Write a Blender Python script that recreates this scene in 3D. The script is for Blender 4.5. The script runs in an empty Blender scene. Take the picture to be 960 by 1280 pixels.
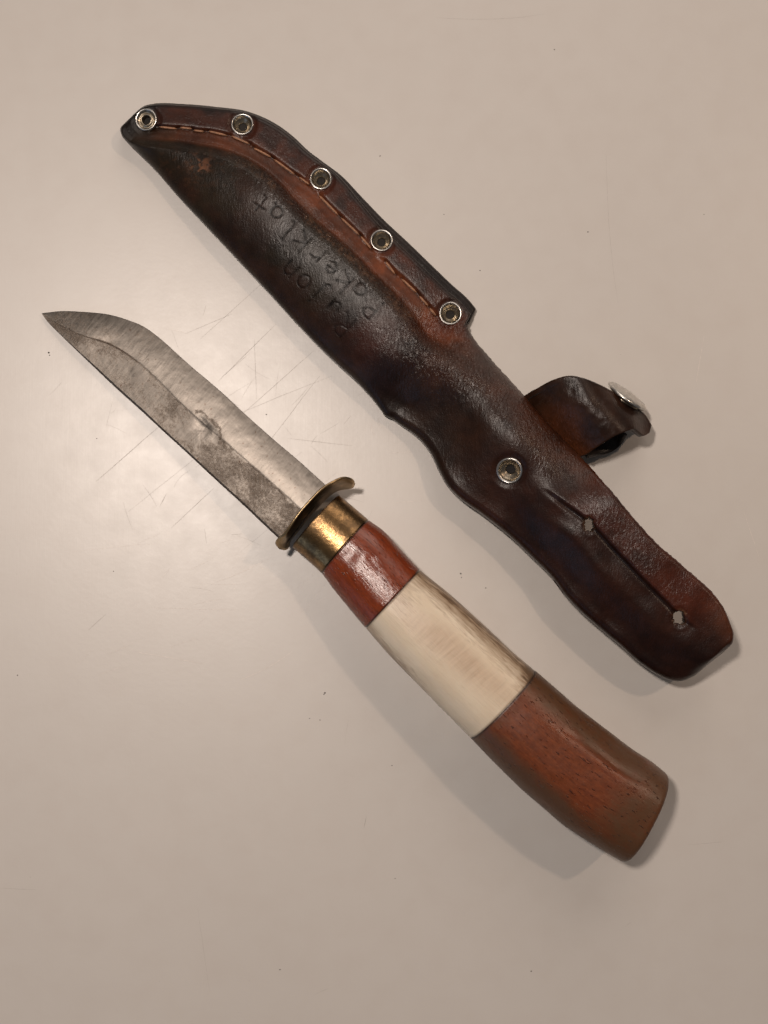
import bpy, math
import numpy as np
from mathutils import Vector, Matrix, Euler

# ------------------------------------------------------------------ camera, world, lamps, exposure
SC = bpy.context.scene
COL = SC.collection
S = 0.000219            # metres on the table per photograph pixel at the picture centre
D = 0.31                # camera distance
TILT = math.radians(4.5)
FPX = D / S

cam_data = bpy.data.cameras.new('camera')
cam = bpy.data.objects.new('camera', cam_data)
COL.objects.link(cam)
cam.location = (0, -D * math.sin(TILT), D * math.cos(TILT))
cam.rotation_euler = (TILT, 0, 0)
cam_data.sensor_fit = 'HORIZONTAL'
cam_data.sensor_width = 36
cam_data.lens = FPX / 960 * 36
cam_data.clip_start = 0.005
cam_data.clip_end = 20
SC.camera = cam

world = bpy.data.worlds.new('World')
SC.world = world
world.use_nodes = True
wb = world.node_tree.nodes['Background']
wb.inputs['Color'].default_value = (0.93, 0.90, 0.90, 1)
wb.inputs['Strength'].default_value = 0.085

def lamp(name, loc, target, power, colour, size):
    l = bpy.data.lights.new(name, 'AREA')
    l.shape = 'DISK'; l.size = size; l.energy = power; l.color = colour
    o = bpy.data.objects.new(name, l); COL.objects.link(o)
    o.location = loc
    o.rotation_euler = (Vector(target) - Vector(loc)).to_track_quat('-Z', 'Y').to_euler()
    return o

# warm lamp to the right, a ceiling lamp above to the left, a dim cool window far to the lower left
lamp('warm_lamp', (0.86, 0.46, 1.10), (0, 0, 0), 3.25, (1.0, 0.74, 0.55), 0.06)
lamp('ceiling_lamp', (-0.15, 0.105, 0.60), (-0.03, 0.02, 0), 2.1, (1.0, 0.87, 0.775), 0.055)
lamp('window_light', (-1.5, -1.3, 0.75), (0, 0, 0), 2.0, (0.45, 0.66, 1.0), 0.9)
lamp('soft_fill', (0.5, 1.9, 1.25), (0, 0, 0), 14.5, (1.0, 0.86, 0.76), 1.5)  # added soft fill from the far side, brightens the table without haze

SC.view_settings.view_transform = 'Standard'
SC.view_settings.look = 'None'
SC.view_settings.gamma = 1
SC.view_settings.use_curve_mapping = False
SC.view_settings.exposure = -0.05
SC.render.engine = 'CYCLES'
SC.cycles.use_denoising = True
SC.cycles.max_bounces = 8

# ------------------------------------------------------------------ helpers
MM = 0.001
CT, ST = math.cos(TILT), math.sin(TILT)
CAM = np.array([0, -D * ST, D * CT])

def W(px, py, z):
    """photograph pixel and height above the table -> world point"""
    px = np.asarray(px, float); py = np.asarray(py, float); z = np.asarray(z, float)
    x = (px - 480) / FPX; y = (640 - py) / FPX
    dx = x; dy = y * CT + ST; dz = y * ST - CT
    t = (z - CAM[2]) / dz
    return np.stack(np.broadcast_arrays(CAM[0] + t * dx, CAM[1] + t * dy, z), -1)

def sm(e0, e1, x):
    t = np.clip((np.asarray(x, float) - e0) / (e1 - e0), 0, 1)
    return t * t * (3 - 2 * t)

def spline(pts, n):
    """Catmull-Rom through points, centripetal-ish by chord length"""
    P = np.asarray(pts, float)
    d = np.r_[0, np.cumsum(np.linalg.norm(np.diff(P, axis=0), axis=1))]
    t = np.linspace(0, d[-1], n)
    m = np.gradient(P, d, axis=0)
    i = np.clip(np.searchsorted(d, t, 'right') - 1, 0, len(d) - 2)
    h = (d[i + 1] - d[i])[:, None]
    u = ((t - d[i]) / (d[i + 1] - d[i]))[:, None]
    return ((2*u**3 - 3*u**2 + 1) * P[i] + (u**3 - 2*u**2 + u) * h * m[i]
            + (-2*u**3 + 3*u**2) * P[i + 1] + (u**3 - u**2) * h * m[i + 1])

def vnoise(x, y, seed=0):
    xi = np.floor(x).astype(np.int64); yi = np.floor(y).astype(np.int64)
    fx = x - xi; fy = y - yi
    fx = fx * fx * (3 - 2 * fx); fy = fy * fy * (3 - 2 * fy)
    def h(a, b):
        n = (a * 374761393 + b * 668265263 + seed * 974634777) & 0x7fffffff
        n = ((n ^ (n >> 13)) * 1274126177) & 0x7fffffff
        return ((n ^ (n >> 16)) & 0xffff) / 65535.0
    return (h(xi, yi) * (1 - fx) + h(xi + 1, yi) * fx) * (1 - fy) + \
           (h(xi, yi + 1) * (1 - fx) + h(xi + 1, yi + 1) * fx) * fy

def fbm(x, y, seed=0, octv=4):
    s = 0; a = 0.5
    for k in range(octv):
        s = s + a * vnoise(x * 2**k, y * 2**k, seed + k); a *= 0.5
    return s / (1 - 0.5**octv)

def seg_dist(px, py, x0, y0, x1, y1):
    vx, vy = x1 - x0, y1 - y0
    t = np.clip(((px - x0) * vx + (py - y0) * vy) / (vx * vx + vy * vy + 1e-9), 0, 1)
    return np.hypot(px - x0 - t * vx, py - y0 - t * vy)

def mesh_obj(name, verts, faces, mat, parent=None, attrs=None, smooth=True):
    base = np.array(parent['_base']) if parent is not None and '_base' in parent else np.zeros(3)
    v = np.asarray(verts, float) - base
    me = bpy.data.meshes.new(name)
    me.from_pydata(v.tolist(), [], faces if isinstance(faces, list) else faces.tolist())
    me.materials.append(mat)
    if smooth:
        me.polygons.foreach_set('use_smooth', np.ones(len(me.polygons), bool))
    for k, arr in (attrs or {}).items():
        arr = np.asarray(arr, np.float32)
        if arr.ndim == 1:
            me.attributes.new(k, 'FLOAT', 'POINT').data.foreach_set('value', arr)
        elif k == 'dye':
            a = me.attributes.new(k, 'FLOAT_COLOR', 'POINT')
            a.data.foreach_set('color', np.c_[arr, np.ones(len(arr))].astype(np.float32).ravel())
        else:
            me.attributes.new(k, 'FLOAT_VECTOR', 'POINT').data.foreach_set('vector', arr.ravel())
    me.update()
    o = bpy.data.objects.new(name, me)
    COL.objects.link(o)
    if parent is not None:
        o.parent = parent
        if '_base' in parent: o['_base'] = list(parent['_base'])
        # sub-parts hang under parts that sit at their thing's own base
    return o

def thing(name, label, cat, base):
    o = bpy.data.objects.new(name, None); COL.objects.link(o)
    o.location = base; o['label'] = label; o['category'] = cat; o['_base'] = list(base)
    o.empty_display_size = 0.01
    return o

def grid_faces(n, m, off=0, flip=False, close=False):
    i, j = np.meshgrid(np.arange(n - 1), np.arange(m if close else m - 1), indexing='ij')
    j2 = (j + 1) % m
    f = np.stack([i * m + j, (i + 1) * m + j, (i + 1) * m + j2, i * m + j2], -1).reshape(-1, 4) + off
    return f[:, ::-1] if flip else f

# ------------------------------------------------------------------ materials
class NT:
    def __init__(self, name):
        self.m = bpy.data.materials.new(name); self.m.use_nodes = True
        self.t = self.m.node_tree
        self.bsdf = self.t.nodes['Principled BSDF']
    def n(self, kind, **kw):
        nd = self.t.nodes.new(kind)
        for k, v in kw.items():
            if k in nd.inputs: self.put(nd.inputs[k], v)
            else: setattr(nd, k, v)
        return nd
    def put(self, sock, v):
        if isinstance(v, bpy.types.NodeSocket): self.t.links.new(v, sock)
        else: sock.default_value = v
    def set(self, **kw):
        for k, v in kw.items(): self.put(self.bsdf.inputs[k.replace('_', ' ')], v)
    def attr(self, name, out='Fac'):
        return self.n('ShaderNodeAttribute', attribute_name=name).outputs[out]
    def noise(self, vec, scale, detail=4, rough=0.55, dist=0.0):
        nd = self.n('ShaderNodeTexNoise', Scale=scale, Detail=detail, Roughness=rough, Distortion=dist)
        if vec is not None: self.t.links.new(vec, nd.inputs['Vector'])
        return nd.outputs['Fac']
    def mapping(self, vec, scale=(1, 1, 1), rot=(0, 0, 0)):
        nd = self.n('ShaderNodeMapping'); self.t.links.new(vec, nd.inputs['Vector'])
        nd.inputs['Scale'].default_value = scale; nd.inputs['Rotation'].default_value = rot
        return nd.outputs['Vector']
    def ramp(self, fac, stops):
        nd = self.n('ShaderNodeValToRGB'); self.t.links.new(fac, nd.inputs['Fac'])
        el = nd.color_ramp.elements
        while len(el) < len(stops): el.new(0.5)
        for e, (p, c) in zip(el, stops):
            e.position = p; e.color = (c, c, c, 1) if isinstance(c, (int, float)) else (*c, 1)
        return nd.outputs['Color']
    def mix(self, fac, a, b, mode='MIX'):
        nd = self.n('ShaderNodeMix', data_type='RGBA', blend_type=mode)
        for s, v in ((nd.inputs[0], fac), (nd.inputs[6], a), (nd.inputs[7], b)):
            if isinstance(v, tuple) and len(v) == 3: v = (*v, 1)
            self.put(s, v)
        return nd.outputs[2]
    def math(self, op, a, b=None):
        nd = self.n('ShaderNodeMath', operation=op)
        self.put(nd.inputs[0], a)
        if b is not None: self.put(nd.inputs[1], b)
        return nd.outputs[0]
    def bump(self, h, dist, strength=1.0, normal=None):
        nd = self.n('ShaderNodeBump', Strength=strength, Distance=dist)
        self.t.links.new(h, nd.inputs['Height'])
        if normal is not None: self.t.links.new(normal, nd.inputs['Normal'])
        return nd.outputs['Normal']
    def objco(self):
        return self.n('ShaderNodeTexCoord').outputs['Object']

def mat_table():
    k = NT('painted_tabletop'); co = k.objco()
    mott = k.noise(co, 9, 3); fine = k.noise(co, 120, 3)
    c = k.mix(k.ramp(mott, [(0.3, 0.0), (0.7, 1.0)]), (0.60, 0.563, 0.522), (0.62, 0.583, 0.542))
    c = k.mix(k.ramp(fine, [(0.42, 0.0), (0.72, 0.3)]), c, (0.57, 0.52, 0.475))
    k.set(Base_Color=c, Roughness=k.ramp(k.noise(co, 160, 4, 0.6), [(0.3, 0.365), (0.75, 0.415)]), Specular_IOR_Level=1.0)
    lac = k.noise(co, 700, 2)
    n = k.bump(lac, 0.00003, 0.42)
    sc1 = k.noise(k.mapping(co, (3000, 60, 1), (0, 0, 0.75)), 1.0, 2)
    sc2 = k.noise(k.mapping(co, (2600, 50, 1), (0, 0, -0.5)), 1.0, 2)
    n = k.bump(k.math('MULTIPLY', sc1, sc2), 0.00003, 0.25, n)
    k.set(Normal=n)
    return k.m

def mat_plain(name, col, rough=0.5, metal=0.0, bump=None):
    k = NT(name); co = k.objco()
    v = k.noise(co, 900, 4)
    c = k.mix(k.ramp(v, [(0.3, 0.0), (0.7, 1.0)]), tuple(x * 0.75 for x in col), tuple(min(1, x * 1.2) for x in col))
    k.set(Base_Color=c, Roughness=rough, Metallic=metal)
    if bump: k.set(Normal=k.bump(k.noise(co, bump[0], 3), bump[1], 0.8))
    return k.m

def mat_leather():
    k = NT('worn_brown_leather'); co = k.objco()
    dye = k.attr('dye', 'Color'); wr = k.attr('wrinkle')
    big = k.noise(co, 75, 5, 0.6)
    c = k.mix(1.0, dye, k.ramp(big, [(0.28, (0.18, 0.15, 0.15)), (0.72, (1.02, 0.88, 0.78))]), 'MULTIPLY')
    mid = k.noise(co, 380, 5, 0.65)
    c = k.mix(1.0, c, k.ramp(mid, [(0.25, 0.72), (0.75, 1.3)]), 'MULTIPLY')
    k.set(Base_Color=c, Specular_IOR_Level=k.math('MULTIPLY', k.math('ADD', 0.23, k.math('MULTIPLY', wr, 0.50)), k.math('SUBTRACT', 1.0, k.attr('ink'))),
          Roughness=k.math('SUBTRACT', k.ramp(k.noise(co, 240, 4, 0.6), [(0.25, 0.30), (0.75, 0.43)]), k.math('MULTIPLY', wr, 0.08)))
    g = k.n('ShaderNodeTexVoronoi', Scale=1500.0, feature='DISTANCE_TO_EDGE')
    k.t.links.new(co, g.inputs['Vector'])
    n = k.bump(g.outputs['Distance'], 0.00018, 0.15)
    n = k.bump(k.noise(co, 450, 4, 0.55), 0.00045, 0.07, n)
    wv = k.mapping(co, (1500, 620, 700), (0, 0, math.radians(22)))
    w = k.noise(wv, 1.0, 3, 0.6, 0.8)
    nd = k.n('ShaderNodeBump', Distance=0.0010)
    k.t.links.new(w, nd.inputs['Height']); k.t.links.new(wr, nd.inputs['Strength']); k.t.links.new(n, nd.inputs['Normal'])
    k.set(Normal=nd.outputs['Normal'])
    return k.m

def mat_blade():
    k = NT('worn_steel'); g = k.attr('grain', 'Vector')      # mm along, mm across, 0
    flat = k.attr('flat'); rust = k.attr('rust')
    brush = k.noise(k.mapping(g, (1.7, 0.22, 1)), 1.0, 5, 0.7)
    blot = k.noise(k.mapping(g, (0.16, 0.2, 1)), 1.0, 6, 0.62)
    pit = k.noise(k.mapping(g, (1.25, 1.05, 1)), 1.0, 6, 0.85)
    spot = k.noise(k.mapping(g, (1.1, 0.7, 1)), 1.0, 2, 0.5)
    steel = k.mix(k.ramp(brush, [(0.3, 0.0), (0.7, 1.0)]), (0.125, 0.111, 0.097), (0.205, 0.184, 0.163))
    dark = k.mix(k.ramp(pit, [(0.35, 0.0), (0.66, 1.0)]), (0.042, 0.029, 0.021), (0.205, 0.165, 0.132))
    f = k.math('ADD', k.math('MULTIPLY', flat, 0.52), k.math('MULTIPLY', k.math('SUBTRACT', blot, 0.5), 1.2))
    f = k.math('ADD', f, rust)
    f = k.math('ADD', f, k.math('MULTIPLY', k.math('SUBTRACT', pit, 0.5), 1.7))
    fr = k.ramp(f, [(0.15, 0.0), (0.78, 1.0)])
    c = k.mix(fr, steel, dark)
    sp = k.ramp(spot, [(0.66, 0.0), (0.72, 0.75)])
    c = k.mix(sp, c, (0.09, 0.06, 0.045))
    r = k.mix(fr, k.ramp(brush, [(0.3, 0.36), (0.7, 0.46)]), (0.54, 0.54, 0.54))
    k.set(Base_Color=c, Metallic=1.0, Roughness=r)
    n = k.bump(brush, 0.00008, 0.28)
    nd = k.n('ShaderNodeBump', Distance=0.00022)
    k.t.links.new(pit, nd.inputs['Height']); k.t.links.new(fr, nd.inputs['Strength']); k.t.links.new(n, nd.inputs['Normal'])
    k.set(Normal=nd.outputs['Normal'])
    return k.m

def mat_brass(name, ca, cb, r0, r1):
    k = NT(name); co = k.objco()
    t = k.noise(co, 170, 6, 0.65); p = k.noise(co, 900, 5, 0.7)
    f = k.math('ADD', k.math('MULTIPLY', t, 0.7), k.math('MULTIPLY', p, 0.3))
    c = k.mix(k.ramp(f, [(0.42, 0.0), (0.66, 1.0)]), ca, cb)
    c = k.mix(k.math('MULTIPLY', k.attr('joint'), 0.9), c, (0.03, 0.018, 0.01))
    k.set(Base_Color=c, Metallic=1.0, Roughness=k.ramp(f, [(0.35, r0), (0.65, r1)]))
    k.set(Normal=k.bump(p, 0.0002, 0.30))
    return k.m

def mat_wood(name, ca, cb, edge, rough, pores=1.0):
    k = NT(name); g = k.attr('grain', 'Vector'); ew = k.attr('edgewear')
    gr = k.noise(k.mapping(g, (0.10, 1.3, 1.3)), 1.0, 5, 0.6, 0.4)
    fine = k.noise(k.mapping(g, (0.25, 5, 5)), 1.0, 3, 0.6)
    c = k.mix(k.ramp(gr, [(0.3, 0.0), (0.7, 1.0)]), ca, cb)
    c = k.mix(k.ramp(fine, [(0.35, 0.35), (0.65, 0.0)]), c, tuple(x * 0.55 for x in ca))
    blot = k.noise(k.mapping(g, (0.12, 0.2, 0.2)), 1.0, 5, 0.65)
    mot = k.noise(k.mapping(g, (0.5, 1.1, 1.1)), 1.0, 6, 0.75)
    c = k.mix(1.0, c, k.ramp(mot, [(0.3, (0.62, 0.60, 0.58)), (0.7, (1.22, 1.22, 1.22))]), 'MULTIPLY')
    ef = k.math('ADD', ew, k.math('MULTIPLY', k.math('SUBTRACT', blot, 0.5), 1.2))
    ef = k.math('ADD', ef, k.math('MULTIPLY', k.math('SUBTRACT', mot, 0.5), 0.9))
    ef = k.math('ADD', ef, k.math('MULTIPLY', k.math('SUBTRACT', fine, 0.5), 0.5))
    ef = k.ramp(ef, [(0.30, 0.0), (0.95, 1.0)])
    c = k.mix(ef, c, edge)
    po = k.noise(k.mapping(g, (0.55, 3.0, 3.0)), 1.0, 2, 0.4)
    c = k.mix(k.math('MULTIPLY', k.attr('joint'), 0.92), c, (0.022, 0.010, 0.006))
    pf = k.ramp(po, [(0.66, 0.0), (0.72, 0.85 * pores)])
    c = k.mix(pf, c, tuple(x * 0.18 for x in ca))
    k.set(Base_Color=c, Roughness=k.ramp(blot, [(0.3, rough - 0.05), (0.7, rough + 0.08)]), Specular_IOR_Level=0.5)
    n = k.bump(fine, 0.00014, 0.28)
    n = k.bump(mot, 0.0003, 0.22 * pores ** 3, n)
    n = k.bump(k.math('SUBTRACT', 1.0, pf), 0.00035, 0.8, n)
    n = k.bump(k.noise(k.mapping(g, (0.2, 0.4, 0.4)), 1.0, 3), 0.0006, 0.22, n)
    k.set(Normal=n)
    return k.m

def mat_bone():
    k = NT('antler_bone'); g = k.attr('grain', 'Vector'); ac = k.attr('across'); mar = k.attr('marrow'); ew = k.attr('edgewear')
    st = k.noise(k.mapping(g, (0.16, 1.1, 1.1), (0, 0, 0.08)), 1.0, 5, 0.65, 0.5)
    fine = k.noise(k.mapping(g, (0.35, 3.5, 3.5), (0, 0, -0.2)), 1.0, 4, 0.65)
    soft = k.noise(k.mapping(g, (0.09, 0.16, 0.2)), 1.0, 4, 0.5)
    c = k.mix(soft, (0.62, 0.50, 0.36), (0.80, 0.71, 0.57))
    # marrow zone: pinkish brown with oblique ripples
    rip = k.noise(k.mapping(g, (0.9, 0.10, 0.1), (0, 0, 0.62)), 1.0, 3, 0.6, 0.3)
    marc = k.mix(k.ramp(rip, [(0.3, 0.0), (0.7, 1.0)]), (0.44, 0.31, 0.205), (0.60, 0.455, 0.325))
    mf = k.math('ADD', mar, k.math('MULTIPLY', k.math('SUBTRACT', soft, 0.5), 0.9))
    mf = k.math('ADD', mf, k.math('MULTIPLY', k.math('SUBTRACT', fine, 0.5), 0.35))
    c = k.mix(k.ramp(mf, [(0.22, 0.0), (0.9, 0.75)]), c, marc)
    ef = k.math('ADD', ew, k.math('MULTIPLY', k.math('SUBTRACT', st, 0.5), 1.1))
    ef = k.math('ADD', ef, k.math('MULTIPLY', k.math('SUBTRACT', fine, 0.5), 0.8))
    vein = k.noise(k.mapping(g, (0.22, 2.2, 2.2), (0, 0, 0.15)), 1.0, 6, 0.75, 0.6)
    c = k.mix(k.ramp(vein, [(0.54, 0.0), (0.76, 0.22)]), c, (0.34, 0.21, 0.11))
    c = k.mix(k.ramp(ef, [(0.30, 0.0), (0.95, 0.85)]), c, (0.20, 0.105, 0.045))
    c = k.mix(k.ramp(ef, [(0.85, 0.0), (1.25, 0.6)]), c, (0.045, 0.024, 0.012))
    c = k.mix(k.math('MULTIPLY', k.attr('joint'), 0.92), c, (0.05, 0.025, 0.013))
    k.set(Base_Color=c, Roughness=0.34, Specular_IOR_Level=0.45)
    k.bsdf.inputs['Subsurface Weight'].default_value = 0.12
    k.bsdf.inputs['Subsurface Scale'].default_value = 0.0015
    k.bsdf.inputs['Subsurface Radius'].default_value = (1.0, 0.6, 0.4)
    n = k.bump(fine, 0.00012, 0.35)
    n = k.bump(st, 0.0003, 0.2, n)
    k.set(Normal=n)
    return k.m

def mat_metal(name, col, rough):
    k = NT(name); co = k.objco()
    v = k.noise(co, 700, 5, 0.65)
    c = k.mix(k.ramp(v, [(0.35, 0.0), (0.65, 1.0)]), tuple(x * 0.62 for x in col), col)
    k.set(Base_Color=c, Metallic=1.0, Roughness=k.ramp(v, [(0.3, rough + 0.14), (0.7, rough)]))
    k.set(Normal=k.bump(k.noise(co, 1200, 3), 0.00005, 0.2))
    return k.m

M_TABLE = mat_table(); M_LEATHER = mat_leather(); M_BLADE = mat_blade(); M_BRASS = mat_brass('tarnished_brass', (0.13, 0.082, 0.042), (0.46, 0.275, 0.12), 0.34, 0.20)
M_GUARD = mat_brass('rubbed_brass', (0.28, 0.195, 0.105), (0.56, 0.41, 0.23), 0.42, 0.30)
M_WOOD_A = mat_wood('red_wood', (0.185, 0.028, 0.0060), (0.260, 0.050, 0.0105), (0.095, 0.020, 0.009), 0.23, 0.7)
M_WOOD_B = mat_wood('brown_red_wood', (0.148, 0.0325, 0.0088), (0.205, 0.0530, 0.0142), (0.090, 0.0390, 0.0158), 0.38, 0.85)
M_BONE = mat_bone()
M_NICKEL = mat_metal('nickel', (0.70, 0.68, 0.64), 0.24)
M_OLD_BRASS = mat_metal('old_brass', (0.42, 0.365, 0.285), 0.26)
M_THREAD = mat_plain('waxed_thread', (0.33, 0.165, 0.09), 0.55, 0, (2500, 0.0003))
M_HOLE = mat_plain('rivet_hole', (0.012, 0.009, 0.007), 0.8)
M_SCRATCH_D = mat_plain('scratch_dark', (0.49, 0.453, 0.415), 0.5)
M_SCRATCH_L = mat_plain('scratch_light', (0.74, 0.68, 0.63), 0.35)
M_SPECK = mat_plain('dirt_speck', (0.06, 0.05, 0.042), 0.8)

# ------------------------------------------------------------------ tabletop
def build_table():
    hx, hy, t = 0.75, 0.6, 0.024
    v = [(sx * hx, sy * hy, z) for z in (0, -t) for sx, sy in ((-1, -1), (1, -1), (1, 1), (-1, 1))]
    f = [[0, 1, 2, 3], [7, 6, 5, 4], [0, 4, 5, 1], [1, 5, 6, 2], [2, 6, 7, 3], [3, 7, 4, 0]]
    o = mesh_obj('tabletop', v, f, M_TABLE, None, smooth=False)
    o['kind'] = 'structure'
    o['label'] = 'off white scratched painted tabletop under the knife and sheath'
    rng = np.random.default_rng(4)
    def ribbons(name, lines, mat, z):
        V = []; F = []
        for pts, w in lines:
            p = W(*np.array(pts).T, 0)[:, :2]
            n = len(p); d = np.gradient(p, axis=0); d /= np.linalg.norm(d, axis=1)[:, None] + 1e-12
            nn = np.c_[-d[:, 1], d[:, 0]]
            tw = w * MM * np.sin(np.linspace(0.12, math.pi - 0.12, n)) ** 0.5 * 0.5
            b = len(V)
            for k in range(n):
                V.append((*(p[k] + nn[k] * tw[k]), z)); V.append((*(p[k] - nn[k] * tw[k]), z))
            for k in range(n - 1):
                F.append([b + 2*k, b + 2*k + 1, b + 2*k + 3, b + 2*k + 2])
        r = mesh_obj(name, V, F, mat, o, smooth=False); r['kind'] = 'stuff'
    def line(x0, y0, x1, y1, w, bend=0.0, n=12):
        t = np.linspace(0, 1, n); L = math.hypot(x1 - x0, y1 - y0)
        nx, ny = -(y1 - y0) / L, (x1 - x0) / L
        off = bend * L * np.sin(math.pi * t) + 0.004 * L * rng.standard_normal(n).cumsum() * 0.3
        return (list(zip(x0 + (x1 - x0) * t + nx * off, y0 + (y1 - y0) * t + ny * off)), w)
    dark = [line(120, 602, 198, 534, .16), (line(199, 533, 200, 532, .1)), line(214, 660, 268, 610, .13), line(200, 633, 208, 617, .14),
            line(272, 477, 345, 405, .14), line(300, 520, 392, 438, .12), line(330, 560, 400, 470, .11), line(318, 424, 320, 500, .10),
            line(232, 417, 290, 392, .10), line(360, 548, 440, 557, .10), line(250, 424, 330, 350, .09), line(290, 520, 415, 470, .09),
            line(110, 788, 132, 768, .14), line(545, 22, 680, 18, .07, .03),
            line(758, 190, 774, 380, .065, .02), line(247, 1135, 262, 1240, .055), line(455, 1035, 458, 1020, .13),
            line(905, 1052, 860, 1056, .07), line(0, 1110, 45, 1112, .07),
            line(160, 640, 260, 560, .08), line(300, 690, 420, 590, .07)]
    for _ in range(46):
        x, y = rng.normal(285, 75), rng.normal(535, 80); L = rng.uniform(10, 50); a = rng.choice([rng.normal(-.75, .25), rng.normal(0.2, .5), rng.normal(1.4, .3)])
        dark.append(line(x, y, x + L * math.cos(a), y + L * math.sin(a), rng.uniform(.045, .08), rng.normal(0, .03)))
    for _ in range(8):
        x, y = rng.uniform(0, 960), rng.uniform(0, 1280); L = rng.uniform(8, 40); a = rng.uniform(0, 6.28)
        dark.append(line(x, y, x + L * math.cos(a), y + L * math.sin(a), rng.uniform(.045, .08), rng.normal(0, .05)))
    light = [line(270, 728, 338, 697, .16, .02), line(300, 850, 365, 815, .14, .04), line(360, 700, 400, 676, .1), line(170, 815, 255, 830, .12),
             line(870, 480, 880, 420, .12), line(930, 640, 950, 700, .1), line(465, 528, 468, 545, .2, .1), line(473, 522, 476, 535, .15, .1),
             line(190, 760, 300, 762, .08), line(90, 690, 180, 680, .08)]
    for _ in range(30):
        x, y = rng.normal(300, 130), rng.normal(660, 120); L = rng.uniform(10, 50); a = rng.normal(-.3, .5)
        light.append(line(x, y, x + L * math.cos(a), y + L * math.sin(a), rng.uniform(.05, .09), rng.normal(0, .04)))
    ribbons('dark_scratches', dark, M_SCRATCH_D, 0.00002)
    ribbons('light_scratches', light, M_SCRATCH_L, 0.00003)
    # loose specks of dirt
    V = []; F = []
    specks = [(61, 441, .42), (62, 444, .25), (333, 518, .25), (406, 866, .42), (405, 868, .25), (142, 714, .25), (22, 844, .28), (400, 900, .22),
              (387, 898, .2), (121, 548, .25), (576, 717, .3), (607, 735, .28), (577, 722, .22), (555, 268, .25), (475, 195, .25), (600, 338, .25), (735, 290, .3), (494, 1098, .2),
              (664, 1214, .3), (350, 1212, .25), (693, 62, .25), (490, 957, .22), (880, 268, .2)]
    for _ in range(8):
        specks.append((rng.uniform(0, 960), rng.uniform(0, 1280), rng.uniform(.07, .14)))
    for x, y, r in specks:
        c = W(x, y, 0); b = len(V); n = 7; k = rng.uniform(.6, 1.3, n)
        for i in range(n):
            a = 6.283 * i / n
            r = r * 0.8 if i == 0 else r; V.append((c[0] + r * MM * k[i] * math.cos(a), c[1] + r * .7 * MM * k[i] * math.sin(a), 0.00001))
        V.append((c[0], c[1], r * MM * 0.5))
        F += [[b + i, b + (i + 1) % n, b + n] for i in range(n)]
    s = mesh_obj('dirt_specks', V, F, M_SPECK, o); s['kind'] = 'stuff'
build_table()

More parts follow.
